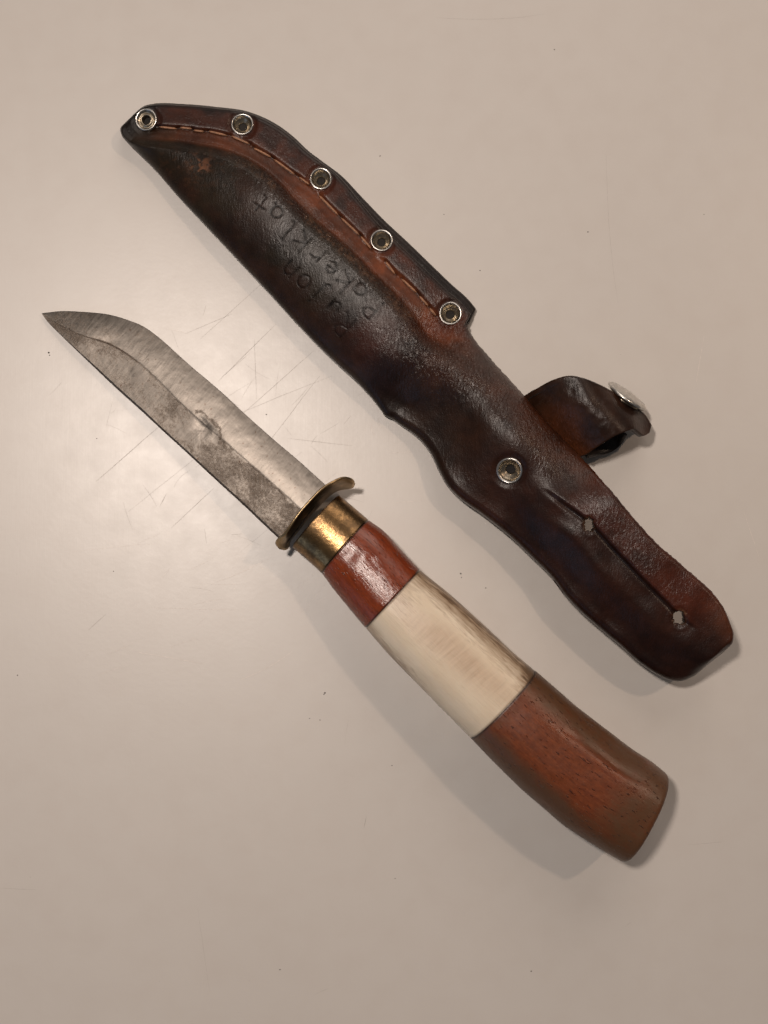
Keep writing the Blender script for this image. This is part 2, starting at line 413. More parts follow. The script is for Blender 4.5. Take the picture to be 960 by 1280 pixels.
# ------------------------------------------------------------------ knife
def build_knife():
    base = W(690, 930, 0)
    K = thing('hunting_knife', 'old fixed blade knife with brass guard and red wood and bone handle', 'knife', base)

    # ---- handle outline: upper (right hand) and lower (left hand) edges, station by station
    up = [(424, 619), (442, 634), (461, 650), (480, 664), (501, 687), (525, 712), (560, 741), (600, 777), (640, 814), (668, 838),
          (700, 865), (730, 890), (760, 914), (790, 936), (813, 951), (828, 963)]
    lo = [(365, 684), (384, 700), (402, 717), (418, 738), (436, 760), (457, 785), (484, 816), (516, 849), (552, 886), (588, 922),
          (612, 947), (640, 975), (672, 1004), (708, 1034), (743, 1057), (771, 1073)]
    zc = [8.0, 8.0, 8.1, 8.4, 8.8, 9.2, 9.7, 10.1, 10.5, 10.8, 11.0, 11.1, 11.2, 11.3, 11.3, 11.3]
    th = [7.0, 7.1, 7.4, 7.9, 8.4, 8.9, 9.4, 9.9, 10.3, 10.6, 10.8, 10.9, 11.0, 11.0, 11.0, 10.9]
    idx = {'collar': (0, 2), 'front': (2, 5), 'bone': (5, 9), 'rear': (9, 15)}
    st = np.c_[np.array(up), np.array(lo), zc, th]
    NA = 96

    def loft(name, i0, i1, mat, nsec, expo=2.35, attrs_fn=None, bevel=0.12, butt=False, disp=None):
        dense = spline(st, 15 * 24 + 1)
        # parameter by station index
        chord = np.r_[0, np.cumsum(np.linalg.norm(np.diff(st, axis=0), axis=1))]
        u = np.linspace(chord[i0], chord[i1], nsec)
        tt = np.linspace(0, chord[-1], len(dense))
        sec = np.stack([np.interp(u, tt, dense[:, k]) for k in range(6)], -1)
        R = W(sec[:, 0], sec[:, 1], sec[:, 4] * MM); L = W(sec[:, 2], sec[:, 3], sec[:, 4] * MM)
        mid = (R + L) / 2; half = (R - L) / 2
        ax = np.gradient(mid, axis=0); ax /= np.linalg.norm(ax, axis=1)[:, None]
        al = np.r_[0, np.cumsum(np.linalg.norm(np.diff(mid, axis=0), axis=1))] / MM
        a = np.linspace(0, 2 * math.pi, NA, endpoint=False)
        ca, sa = np.cos(a), np.sin(a)
        cx = np.sign(ca) * np.abs(ca) ** (2 / expo); cz = np.sign(sa) * np.abs(sa) ** (2 / expo)
        shrink = np.ones(nsec)
        e = np.minimum(al, al[-1] - al) if not butt else al
        shrink -= (bevel / 10) * (1 - sm(0, 0.22, e))
        dm = np.zeros((nsec, NA)) if disp is None else disp(al[:, None], cx[None], cz[None])
        hw = np.linalg.norm(half, axis=1)
        fac = shrink[:, None] + dm / 10.0
        V = mid[:, None] + half[:, None] * (cx[None, :, None] * fac[..., None])
        V[..., 2] += (sec[:, 5] * MM)[:, None] * cz[None] * fac
        AL = np.repeat(al[:, None], NA, 1); AC = np.repeat(cx[None], nsec, 0); UPV = np.repeat(cz[None], nsec, 0)
        rings = [V]; ALs = [AL]; ACs = [AC]; UPs = [UPV]
        if butt:   # rounded end: shrinking rings pushed outwards along the axis
            for q in np.linspace(0.12, 1, 9):
                s = 1 - 0.085 * (1 - math.cos(q * math.pi / 2)) / 1.0
                push = 1.5 * MM * math.sin(q * math.pi / 2)
                vv = mid[-1] + (V[-1] - mid[-1]) * s + ax[-1] * push
                rings.append(vv[None]); ALs.append(AL[-1:] + push / MM); ACs.append(AC[-1:] * s); UPs.append(UPV[-1:] * s)
            for s in (0.75, 0.5, 0.25):
                rings.append((mid[-1] + (V[-1] - mid[-1]) * s * 0.915 + ax[-1] * (1.5 + 0.25 * (1 - s)) * MM)[None])
                ALs.append(AL[-1:] + 1.5); ACs.append(AC[-1:] * s); UPs.append(UPV[-1:] * s)
        VV = np.concatenate(rings); AL = np.concatenate(ALs); AC = np.concatenate(ACs); UPV = np.concatenate(UPs)
        n = len(VV); F = grid_faces(n, NA, 0, True, True).tolist()
        F.append(list(range(NA))); F.append(list(range((n - 1) * NA, n * NA))[::-1])
        hwm = 10.0
        at = {'grain': np.stack([AL + i0 * 7.3, AC * hwm, UPV * hwm], -1).reshape(-1, 3), 'across': AC.ravel(), 'joint': np.exp(-((np.minimum(AL, (al[-1] - AL) if not butt else 99) + 0.02) / 0.36) ** 2).ravel()}
        at.update({k: f.ravel() for k, f in (attrs_fn(AL, AC, UPV, al[-1]) if attrs_fn else {}).items()})
        F = [f[::-1] for f in F]
        return mesh_obj(name, VV.reshape(-1, 3), F, mat, K, at)

    def d_collar(al, cx, cz):
        return 0.35 * (1 - sm(0, 0.7, 8.4 - al)) * -1 * 0 + 0.03 * (vnoise(al * .3 + cx * 2, cz * 3 + 9, 3) - .5)
    loft('collar', 0, 2, M_BRASS, 60, 2.15, None, 0.34, disp=d_collar)
    # rolled lip at the end of the collar is the bevelled step down to the wood

    def d_wood(al, cx, cz):
        dent = np.exp(-(((al - 3.2) / 1.6) ** 2 + ((cx + .05) / .16) ** 2)) * (cz > 0) * 0.26
        dent2 = np.exp(-(((al - 8.5) / 2.5) ** 2 + ((cx - .22) / .14) ** 2)) * (cz > 0) * 0.22
        return 0.12 * (fbm(al * .12 + 3, cx * 2.2 + cz, 5) - .5) - dent - dent2
    def a_wood(AL, AC, UP, Ltot):
        return {'edgewear': 0.55 * sm(0.55, 1.0, AC) + 0.1 * sm(.7, 1., -AC)}
    loft('front_wood', 2, 5, M_WOOD_A, 110, 2.25, a_wood, 0.28, disp=d_wood)['label'] = 'glossy red wood section next to the brass collar'

    def a_bone(AL, AC, UP, Ltot):
        t = AL / Ltot
        edge = np.maximum(0.92 * sm(0.22, 0.98, AC), 0.72 * sm(0.66, 1.0, -AC) * (1 - 0.6 * sm(.3, .8, t)))
        edge = np.maximum(edge, 0.50 * (1 - sm(0.0, 0.32, t)) * sm(-.6, .1, AC)) + 0.30 * sm(0.86, 1, t) * sm(0.1, 0.5, AC)
        mar = np.exp(-((AC - (-0.05 + 0.22 * t)) / 0.40) ** 2) * (0.35 + 0.65 * np.exp(-((t - 0.55) / 0.5) ** 2)) 
        return {'edgewear': edge, 'marrow': mar * 0.95}
    def d_bone(al, cx, cz):
        return 0.2 * (fbm(al * .1 + 13, cx * 2 + cz, 8) - .5)
    loft('bone', 5, 9, M_BONE, 120, 2.45, a_bone, 0.28, disp=d_bone)['label'] = 'cream antler section with brown streaked edges'

    def d_rear(al, cx, cz):
        top = (cz > 0)
        groove = np.exp(-((cx - (0.50 + 0.004 * (al - 20))) / 0.045) ** 2) * sm(7, 16, al) * (1 - sm(30, 40, al)) * top * 0.40
        ledge = sm(0.48, 0.62, cx) * sm(8, 20, al) * (1 - sm(0.9, 1, cx)) * (1 - 0.7 * sm(30, 42, al)) * top * 0.5
        cut = np.exp(-(((al - 28) / 6) ** 2 + ((cx - 0.56) / .03) ** 2)) * top * 0.35
        return 0.35 * (fbm(al * .08 + 23, cx * 2 + cz, 11) - .5) - groove - ledge - cut
    def a_rear(AL, AC, UP, Ltot):
        t = AL / Ltot
        e = np.maximum(0.95 * sm(0.25, 0.75, np.abs(AC + 0.02)), 0.9 * sm(0.55, 0.95, t))
        e = np.maximum(e, 0.45 * (1 - sm(0, .12, t)))
        return {'edgewear': e}
    loft('rear_wood', 9, 15, M_WOOD_B, 200, 2.5, a_rear, 0.28, True, d_rear)['label'] = 'worn brown red wood butt section'

    # ---- guard: an oval brass plate across the blade, its ends curled towards the handle
    path = spline([(349.5, 686.5), (357, 674), (366, 662.5), (379, 645), (393, 629), (406, 616), (418, 608), (431, 604), (444, 605)], 90)
    t = np.linspace(-1, 1, 90)
    zcg = 8.2; hh = np.maximum(0.15, 8.0 * (1 - np.abs(t) ** 3.2) ** 0.55)
    hh = np.maximum(hh, 1.5 * (1 - np.abs(t) ** 30) + 0.1)
    Pm = W(path[:, 0], path[:, 1], zcg * MM)
    tan = np.gradient(Pm, axis=0); tan[:, 2] = 0; tan /= np.linalg.norm(tan, axis=1)[:, None]
    nrm = np.c_[tan[:, 1], -tan[:, 0], np.zeros(len(tan))]     # towards the handle
    NS = 32; a = np.linspace(0, 2 * math.pi, NS, endpoint=False)
    ct, s_ = np.cos(a), np.sin(a)
    hx = np.sign(ct) * np.abs(ct) ** 0.6; hz = np.sign(s_) * np.abs(s_) ** 0.75
    thick = 0.68 * np.ones(90); thick *= np.clip(1.15 * (1 - np.abs(t) ** 40), 0.05, 1)
    V = Pm[:, None] + nrm[:, None] * (hx[None, :, None] * thick[:, None, None] * MM)
    zoff = hz[None] * hh[:, None]
    V[..., 2] += zoff * MM
    # top leans a little towards the blade, more at the curled ends
    lean = -(0.06 + 0.16 * sm(0.55, 1, t) + 0.35 * sm(.7, 1, -t))[:, None] * zoff
    V += nrm[:, None] * (lean * MM)[..., None]
    F = grid_faces(90, NS, 0, False, True).tolist(); F.append(list(range(NS))[::-1]); F.append(list(range(89 * NS, 90 * NS)))
    mesh_obj('guard', V.reshape(-1, 3), F, M_GUARD, K)

    # ---- blade
    n = 420
    upE = spline([(52, 391.5), (75, 389), (107, 390), (135, 393), (160, 400), (180, 408.5), (200, 423), (220, 441), (240, 459), (258, 474),
                  (280, 493), (300, 512), (320, 530), (345, 552), (370, 573), (390, 591), (412, 611)], n)
    loE = spline([(52, 391.8), (59, 401.5), (75, 418), (95, 437.5), (117, 458.5), (147, 487), (176, 513), (205, 540), (234, 566.5),
                  (256, 587), (277, 606.5), (307, 634), (330, 656), (357, 681)], n)
    rid = spline([(54, 392.5), (80, 409), (105, 420), (122, 425), (137, 430), (152, 438), (172, 452), (190, 468), (210, 488), (230, 508), (245, 522), (260, 535),
                  (280, 551), (300, 569), (320, 586), (340, 604), (360, 622), (384, 644)], n)
    q = np.linspace(0, 1, n)
    zb = 1.0 + 6.2 * q ** 1.3                       # blade mid plane height, mm
    half = 1.45 * sm(-0.02, 0.16, q) * (0.82 + 0.18 * q) + 0.08
    nf, nb = 52, 52
    ws = np.r_[0, 0.02, np.linspace(0.05, 1, nf)]
    rows_p = []; rows_z = []; rows_w = []
    for w in ws:                                     # spine face and flat
        zz = half * (0.35 if w == 0 else 0.86 if w < .03 else 1.0)
        rows_p.append(loE + (rid - loE) * w); rows_z.append(zb + zz + 0 * q); rows_w.append(w + 0 * q)
    for w in np.linspace(0, 1, nb)[1:]:
        rows_p.append(rid + (upE - rid) * w); rows_z.append(zb + half * (1 - w ** 1.5) + 0.03); rows_w.append(1 + w + 0 * q)
    P = np.stack(rows_p, 1); Z = np.stack(rows_z, 1); Wd = np.stack(rows_w, 1)
    X, Y = P[..., 0], P[..., 1]
    # hammered dent on the ridge with a sharp rim, and uneven ridge
    dx, dy = X - 256, Y - 535
    ua = (dx * 0.74 + dy * 0.67); va = (dx * 0.67 - dy * 0.74)
    ua = ua + 9 * (fbm(X / 10, Y / 10, 58) - .5); va = va + 9 * (fbm(X / 10 + 9, Y / 10, 59) - .5)
    rr = np.hypot(ua / 24, va / 15)
    inside = 1 - sm(0.75, 1.02, rr)
    Z = Z - 0.26 * np.exp(-(rr / 0.62) ** 2) 
    Z = Z - 0.22 * np.exp(-(((X - 225) / 26) ** 2 + ((Y - 530) / 22) ** 2))
    Z = Z - 0.12 * np.exp(-(((X - 135) / 18) ** 2 + ((Y - 427) / 6) ** 2))
    Z = Z + 0.10 * (fbm(X / 16, Y / 16, 31) - .5) + 0.16 * (fbm(X / 45, Y / 45, 37) - .5) * np.clip(Wd, 0, 1)
    wid = ((X - rid[:, None, 0]) * 0.655 - (Y - rid[:, None, 1]) * 0.755) * S / MM
    roll = 0.088 * wid                               # the knife lies rolled a little on its spine side
    top = W(X, Y, (Z + roll) * MM)
    bot = top.copy(); bot[..., 2] = (2 * zb[:, None] * MM) - (Z - roll) * MM
    m = len(rows_p)
    bot[:, -1] = top[:, -1] - np.array([0, 0, 0.06 * MM])
    bot[..., 2] = np.minimum(bot[..., 2], top[..., 2] - 0.02 * MM)
    bot[..., 2] = np.maximum(bot[..., 2], 0.15 * MM)
    V = np.concatenate([top.reshape(-1, 3), bot.reshape(-1, 3)]); o2 = n * m
    F = np.concatenate([grid_faces(n, m, 0), grid_faces(n, m, o2, True)]).tolist()
    for i in range(n - 1):
        F.append([i * m, o2 + i * m, o2 + (i + 1) * m, (i + 1) * m])
        F.append([i * m + m - 1, (i + 1) * m + m - 1, o2 + (i + 1) * m + m - 1, o2 + i * m + m - 1])
    for j in range(m - 1):
        F.append([j, j + 1, o2 + j + 1, o2 + j]); e = (n - 1) * m
        F.append([e + j, o2 + e + j, o2 + e + j + 1, e + j + 1])
    alongmm = (X * 0.755 + Y * 0.655) * S / MM; acrossmm = (X * 0.655 - Y * 0.755) * S / MM
    flat = 1 - sm(0.93, 1.03, Wd + 0.16 * (fbm(X / 9, Y / 9, 53) - .5) + 0.10 * (fbm(X / 3, Y / 3, 54) - .5))
    flat = flat * (0.55 + 0.45 * sm(0.35, 0.62, q)[:, None]) * (1 - 0.75 * inside * (Wd > .6))
    # clean polished streak on the flat left of the dent
    flat = flat * (1 - 0.9 * np.exp(-(((X - 236) / 15) ** 2 + ((Y - 550) / 22) ** 2)) * sm(.25, .6, fbm(X / 8, Y / 8, 63)))
    rust = 0.55 * np.exp(-(((X - 85) / 42) ** 2 + ((Y - 402) / 16) ** 2)) + 0.35 * np.exp(-(((X - 120) / 22) ** 2 + ((Y - 420) / 9) ** 2))
    rust = rust + 0.6 * np.exp(-((rr - 0.95 - 0.22 * (fbm(X / 7, Y / 7, 47) - .5)) / 0.17) ** 2) * sm(0.05, .5, va / 15) * 1.1
    rust = rust + 0.35 * np.exp(-(((X - 175) / 30) ** 2 + ((Y - 425) / 16) ** 2)) - 0.10
    rust = rust + 0.5 * (1 - sm(0.0, 0.05, Wd))
    rust = rust + 0.5 * np.exp(-((Wd - 1.0) / 0.035) ** 2) * np.exp(-((X - 135) / 40) ** 2) + 0.3 * np.exp(-((Wd - 0.985) / 0.02) ** 2)
    worn = np.exp(-(((X - 252) / 13) ** 2 + ((Y - 538) / 11) ** 2)) * sm(.3, .55, fbm(X / 6, Y / 6, 65))
    rust = rust - 0.9 * worn
    g = np.stack([alongmm, acrossmm, 0 * alongmm], -1).reshape(-1, 3)
    mesh_obj('blade', V, F, M_BLADE, K, {'grain': np.r_[g, g], 'flat': np.r_[flat.ravel(), flat.ravel()], 'rust': np.r_[rust.ravel(), rust.ravel()]})
build_knife()

# ------------------------------------------------------------------ sheath
def build_sheath():
    base = W(560, 480, 0)
    T = thing('leather_sheath', 'dark brown leather knife sheath with metal rivets, stitching and a belt slot', 'sheath', base)
    dA = np.array([0.70, 0.714]); dN = np.array([0.714, -0.70])
    def ab(p):
        p = np.asarray(p, float); return p @ dA, p @ dN
    def curve(pts, n=1500):
        a, b = ab(spline(pts, n))
        a = np.maximum.accumulate(a + np.arange(len(a)) * 1e-6)
        return a, b
    UP = [(165, 145), (172, 138), (180, 132.5), (190, 130), (230, 130), (270, 133.5), (310, 139.5), (330, 147), (350, 158), (367, 171), (385, 188), (402, 201),
          (426, 219), (452, 246), (480, 275), (510, 303), (540, 332), (565, 356), (585, 374), (595, 386)]
    UP2 = [(584, 409), (590, 420), (607, 441), (631, 468), (655, 494), (690, 534), (720, 565), (745, 592), (768, 618), (792, 647), (820, 678), (850, 704),
           (874, 725), (891, 741), (903, 757), (912, 777), (917, 794), (915.5, 804), (905, 815)]
    LO = [(165, 145), (155, 153), (150.5, 160), (152, 169), (160, 178), (172, 190), (195, 213), (220, 242), (250, 274), (280, 306), (310, 338), (340, 370), (370, 403), (400, 434), (422, 455), (447, 478),
          (466, 499), (476, 512), (482, 520), (489, 523), (501, 531), (524, 548), (539, 567), (549, 588), (560, 607), (577, 624), (601, 641), (635, 668), (665, 696), (690, 721),
          (708, 745), (725, 763), (750, 785), (775, 806), (800, 828), (824, 844), (838, 850), (850, 851.5), (866, 846), (882, 833), (905, 815)]
    aU1, bU1 = curve(UP); aU2, bU2 = curve(UP2)
    aU = np.r_[aU1, aU2]; bU = np.r_[bU1, bU2]
    aL, bL = curve(LO)
    # distance along the tip is compressed, the cut ends are blunt
    A0, A1 = max(aU[0], aL[0]), min(aU[-1], aL[-1])
    aC, bC = curve([(150, 176), (180, 177), (217, 178), (242, 182), (280, 190), (305, 200), (330, 216), (350, 234), (368, 254), (390, 276), (418, 299), (447, 326), (470, 349), (493, 372), (515, 398), (530, 420), (560, 440)])
    aS, bS = curve([(185, 158), (210, 159), (240, 162), (270, 165.5), (295, 172), (318, 184), (342, 199), (369, 219), (388, 232), (410, 256), (438, 283), (463, 310), (488, 335), (511, 356), (536, 383), (548, 397), (575, 425)])
    aK, bK = curve([(672, 606), (700, 627), (737, 655), (765, 685), (800, 722), (830, 752), (849, 771), (870, 788)])
    hi = lambda a: np.interp(a, aU, bU); lo = lambda a: np.interp(a, aL, bL)
    crest = lambda a: np.interp(a, aC, bC); stitch = lambda a: np.interp(a, aS, bS); slit = lambda a: np.interp(a, aK, bK)
    lip = lambda a: 9.0 * sm(430, 560, a) * (1 - sm(697, 700, a)) + 2.0 * (1 - sm(430, 560, a))   # front layer stops short of the back layer
    hiF = lambda a: hi(a) - lip(a)
    px = lambda a, b: (a * dA[0] + b * dN[0]) / 1.0
    # (dA, dN) are orthogonal but not unit length
    nn = dA @ dA
    def to_px(a, b): return (a * dA[0] + b * dN[0]) / nn, (a * dA[1] + b * dN[1]) / nn

    EY = [(183, 150, 14.5), (303, 156, 14.5), (401, 224, 14.5), (477, 301, 14.5), (563, 392, 14.8), (637, 588, 17.0)]
    # writing scratched into the leather, strokes in picture pixels
    def ring(cx, cy, rx, ry, a0=0, a1=6.0, n=11, rot=0.0):
        t = np.linspace(a0, a1, n); c, s = math.cos(rot), math.sin(rot)
        return [(cx + rx * math.cos(k) * c - ry * math.sin(k) * s, cy + rx * math.cos(k) * s + ry * math.sin(k) * c) for k in t]
    GLYPH = {'P': [[(0, 0), (0, 24)], [(0, 24), (8, 23), (12, 19), (9, 14), (0, 12)]],
             'R': [[(0, 0), (0, 24)], [(0, 24), (8, 23), (12, 19), (9, 14), (0, 12)], [(3, 12), (13, 0)]],
             'a': [ring(6, 7, 6.5, 7.5), [(12, 14), (12, 2), (15, 0)]],
             'k': [[(0, 0), (0, 24)], [(12, 16), (0, 8), (12, 0)]],
             'e': [[(1, 8), (12, 8), (11, 13), (6, 15), (1, 11), (1, 5), (5, 0), (12, 2)]],
             'r': [[(0, 15), (1, 0)], [(0, 9), (5, 14), (10, 14)]],
             'l': [[(3, 24), (3, 1), (7, 0)]],
             't': [[(4, 22), (4, 2), (9, 0)], [(-3, 14), (12, 16)]],
             'u': [[(0, 15), (1, 4), (5, 0), (10, 3), (11, 15)], [(11, 15), (12, 0)]],
             'j': [[(6, 15), (6, -4), (2, -7), (-2, -4)], [(6, 20), (6.5, 21)]],
             'o': [ring(6, 7.5, 6.5, 7.5, 0, 6.3)],
             'n': [[(0, 15), (0, 0)], [(0, 10), (5, 15), (10, 12), (11, 0)]]}
    STROKES = []
    wob = np.random.default_rng(12)
    for word, ox, oy, step in (('Pakerklat', 479, 378, 24.0), ('Rujon', 445, 399, 24.5)):
        for i, ch in enumerate(word):
            an = math.atan2(-0.675, -0.738) + wob.normal(0, .06); sc = wob.uniform(1.02, 1.22)
            gx, gy = ox - 0.738 * step * i + wob.normal(0, 1), oy - 0.675 * step * i + wob.normal(0, 1)
            e1 = (math.cos(an), math.sin(an)); e2 = (e1[1], -e1[0])
            for st in GLYPH[ch]:
                STROKES.append([(gx + sc * (p * e1[0] + q * e2[0]), gy + sc * (p * e1[1] + q * e2[1])) for p, q in st])
    def stroke_depth(X, Y):
        d = np.full(X.shape, 1e3)
        for s in STROKES:
            for (x0, y0), (x1, y1) in zip(s[:-1], s[1:]):
                d = np.minimum(d, seg_dist(X, Y, x0, y0, x1, y1))
        return d

    def height(a, b, detail=True):
        """top surface of the front leather, mm"""
        X, Y = to_px(a, b)
        L, H = lo(a), hiF(a)
        wd = np.maximum(H - L, 1)
        d0 = np.clip(b - L, 0, None); d1 = np.clip(H - b, 0, None)
        v = np.clip((b - L) / wd, 0, 1)
        # blade pocket with a moulded bulge, then a flat stitched flange
        c = np.maximum(crest(a), L + 3)
        w = np.clip((b - L) / np.maximum(c - L, 3), 0, 2)
        hb = 1.0 + 5.6 * sm(222, 420, a) + 0.8 * sm(420, 650, a)
        fl = 4.9 + 0.4 * sm(219, 300, a)
        ze = 2.8 + 1.8 * sm(240, 420, a)
        rise = np.sin(np.clip(w / 0.96, 0, 1) * math.pi / 2) ** 0.66
        bul = ze + (fl + hb - ze) * rise
        drop = sm(0.0, 1.0, (b - (c - 12)) / 19.0)
        zA = bul * (1 - drop) + fl * drop
        zA = zA - 0.32 * np.exp(-((b - stitch(a) + 3) / 6.0) ** 2) - 0.30 * sm(c - 3, c + 8, b) * (1 - sm(stitch(a) - 2, stitch(a) + 6, b))
        zA = np.where(b > c - 12, zA, bul)
        zA = zA + 0.85 * np.exp(-((b - c + 6) / 4.5) ** 2) * np.clip(fbm(X / 5, Y / 5, 111, 3) - 0.12, 0, 1) * sm(300, 400, a)
        # mouth and body: an arched sleeve
        crown = 12.6 + 3.2 * sm(740, 850, a)
        el = 5.0 + 3.6 * sm(730, 860, a) + 2.2 * sm(960, 1120, a)
        er = 5.0 + 2.5 * sm(700, 800, a) + 9.6 * sm(850, 990, a)
        arch = np.sin(np.clip(v, 0.001, .999) ** 2.1 * math.pi) ** 0.72
        zB = (el + (er - el) * v) + (crown - (el + (er - el) * v)) * arch
        # tail: flatter strap, split along the slot
        ks = slit(a)
        tl = sm(870, 985, a)
        zt = el + 1.0 + (16.2 - el) * sm(0, 0.55, v) * 0.92 + (er - 15.2) * sm(.5, 1, v)
        zB = zB * (1 - tl) + zt * tl
        sl = sm(905, 950, a) * (1 - sm(1140, 1175, a))
        q = b - ks
        zB = zB + sl * (0.9 * sm(-3, 5, q) * np.exp(-np.clip(q, 0, 999) / 45) - 0.55 * np.exp(-(q / 3.2) ** 2) - 0.45 * np.exp(-((q + 13) / 12) ** 2))
        m = sm(655, 745, a - 0.30 * (b - 60))
        z = zA * (1 - m) + zB * m
        # pinch where the pocket meets the sleeve
        z = z - 1.6 * np.exp(-(((X - 545) / 26) ** 2 + ((Y - 418) / 20) ** 2)) * (1 - 0.4 * m)
        z = z - 1.3 * np.exp(-(((X - 500) / 22) ** 2 + ((Y - 500) / 26) ** 2))
        # crumpling
        und = (fbm(X / 48, Y / 48, 3, 2) - .5) * 0.9
        und = und * (0.45 + 0.6 * sm(640, 720, a))
        z = z + und
        fold = np.exp(-(((X - 560) / 46) ** 2 + ((Y - 450) / 34) ** 2))
        ph = (X * 0.86 - Y * 0.30) / 7.5 + 2.2 * fbm(X / 30, Y / 30, 21)
        z = z + 0.15 * fold * np.sin(ph * 2.6) * fbm(X / 14, Y / 14, 15)
        # rounded rims
        r0 = 11.0; r1 = 6.0
        e0 = np.clip(d0 / r0, 0, 1); z = z - 2.2 * (1 - np.sqrt(1 - (1 - e0) ** 2)) * (0.35 + 0.65 * m)
        e1 = np.clip(d1 / r1, 0, 1); z = z - 1.1 * (1 - np.sqrt(1 - (1 - e1) ** 2))
        ea = np.clip((a - A0) / 7, 0, 1); z = z - 1.2 * (1 - np.sqrt(1 - (1 - ea) ** 2))
        eb = np.clip((A1 - a) / 7, 0, 1); z = z - 1.3 * (1 - np.sqrt(1 - (1 - eb) ** 2))
        if detail:
            sd = stroke_depth(X, Y)
            z = z - 0.09 * np.exp(-(sd / 0.85) ** 2) 
        return z

    def raw(a, b): return height(a, b, False)
    ST_ = [(198.7, 158.5, 221, 161), (225, 159.5, 240, 161), (242, 163, 255, 164.5), (261, 164, 284, 169.5), (289, 170, 312, 180), (317, 185, 339, 196.5), (342, 199, 369, 218.5),
           (374, 221.5, 387, 231), (398.5, 244, 423, 269), (426, 272, 449.5, 294), (451, 295.5, 464, 311), (482, 327, 494, 343), (502, 348.5, 521, 366), (524, 370, 535.5, 383), (537, 385, 545, 395)]
    # ---- grid
    na, nv = 800, 190
    t = np.linspace(0, 1, na)
    aa = A0 + (A1 - A0) * (t - 0.9 * np.sin(2 * math.pi * t) / (2 * math.pi) * 0.55)
    aa[0] += 1e-3; aa[-1] -= 1e-3
    vv = np.linspace(0, 1, nv); vv = vv - 0.5 * np.sin(2 * math.pi * vv) / (2 * math.pi)
    Agrid = np.repeat(aa[:, None], nv, 1)
    Lg, Hg = lo(aa), hiF(aa)
    jit = (vnoise(aa / 3.0, aa * 0, 5) - .5) * 1.0                       # slightly frayed cut edge
    Hg = Hg + jit * sm(700, 720, aa) * (1 - sm(1160, 1200, aa))
    B = Lg[:, None] + (Hg - Lg)[:, None] * vv[None]
    Z = height(Agrid, B)
    X, Y = to_px(Agrid, B)
    for ex, ey, er_ in EY:                                                  # leather pressed down under each rivet
        d = np.hypot(X - ex, Y - ey)
        Z = Z - 0.42 * (1 - sm(er_ * 0.95, er_ * 1.45, d)) - 2.3 * (1 - sm(er_ * 0.45, er_ * 0.78, d))
    for hx, hy, rx, ry in ((737, 655.5, 7.2, 9.5), (849, 771.5, 8.8, 9.8)):
        q = np.hypot((X - hx) / rx, (Y - hy) / ry)
        Z = Z + 0.12 * np.exp(-((q - 1.5) / 0.4) ** 2) - 0.35 * np.exp(-(q / 0.95) ** 4) + 0.35 * np.exp(-((q - 1.1) / .3) ** 2) * (fbm(X / 3, Y / 3, 95) - .5)
    for x0, y0, x1, y1 in ST_:
        for sx, sy in ((x0, y0), (x1, y1)):
            Z = Z - 0.22 * np.exp(-((X - sx) ** 2 + (Y - sy) ** 2) / 2.4 ** 2)
        Z = Z - 0.10 * np.exp(-(seg_dist(X, Y, x0, y0, x1, y1) / 3.2) ** 2)
    top = W(X, Y, Z * MM)
    mm_ = sm(700, 800, aa)[:, None]
    d0 = B - Lg[:, None]
    zb0 = np.maximum(0.12, (Z[:, :1] - 1.5) * np.clip(1 - d0 / 26, 0, 1) ** 2)
    inflange = sm(-6, 6, B - crest(Agrid)) * (1 - sm(650, 700, Agrid))
    zb0 = zb0 * (1 - inflange) + 2.75 * inflange
    zbB = np.maximum(0.2, raw(Agrid, B) - 2.9)
    Zb = np.minimum(zb0 * (1 - mm_) + zbB * mm_, Z - 0.35)
    bot = top.copy(); bot[..., 2] = Zb * MM
    # ragged slot holes
    rng = np.random.default_rng(7)
    cX = (X[:-1, :-1] + X[1:, 1:]) / 2; cY = (Y[:-1, :-1] + Y[1:, 1:]) / 2
    hole = np.zeros(cX.shape, bool)
    for hx, hy, rx, ry, sd in ((737, 655.5, 7.2, 9.5, 1), (849, 771.5, 8.8, 9.8, 2)):
        ang = np.arctan2((cY - hy) / ry, (cX - hx) / rx); r = np.hypot((cX - hx) / rx, (cY - hy) / ry)
        lim = 0.92 + 0.30 * (vnoise(ang * 2.6 + 20, ang * 0 + sd, sd) - .5) + 0.22 * (vnoise(ang * 7 + 50, ang * 0 + sd, sd + 4) - .5)
        hole |= r < lim
    keep = ~hole
    f = grid_faces(na, nv)
    k = keep.ravel(); off = na * nv
    F = np.concatenate([f[k], f[k][:, ::-1] + off])
    # walls along every boundary edge of the kept top faces
    fe = np.concatenate([f[k][:, [0, 1]], f[k][:, [1, 2]], f[k][:, [2, 3]], f[k][:, [3, 0]]])
    key = np.sort(fe, 1); key = key[:, 0].astype(np.int64) * (na * nv) + key[:, 1]
    _, inv, cnt = np.unique(key, return_inverse=True, return_counts=True)
    be = fe[cnt[inv] == 1]
    F = np.concatenate([F, np.stack([be[:, 1], be[:, 0], be[:, 0] + off, be[:, 1] + off], -1)])
    # ---- dye of the leather
    def lerp(c, col, m): return c * (1 - m[..., None]) + np.array(col) * m[..., None]
    c = np.broadcast_to(np.array([0.029, 0.0140, 0.0078]), X.shape + (3,)).copy()
    st_ = stitch(Agrid); cr = crest(Agrid); blade = 1 - sm(660, 730, Agrid - 0.30 * (B - 60))
    patch = fbm(X / 40, Y / 40, 51)
    c = lerp(c, (0.022, 0.0160, 0.0088), blade * sm(.35, .6, patch) * 0.9)
    c = lerp(c, (0.058, 0.0150, 0.0085), blade * np.exp(-(((X - 470) / 45) ** 2 + ((Y - 425) / 40) ** 2)) * 1.0)
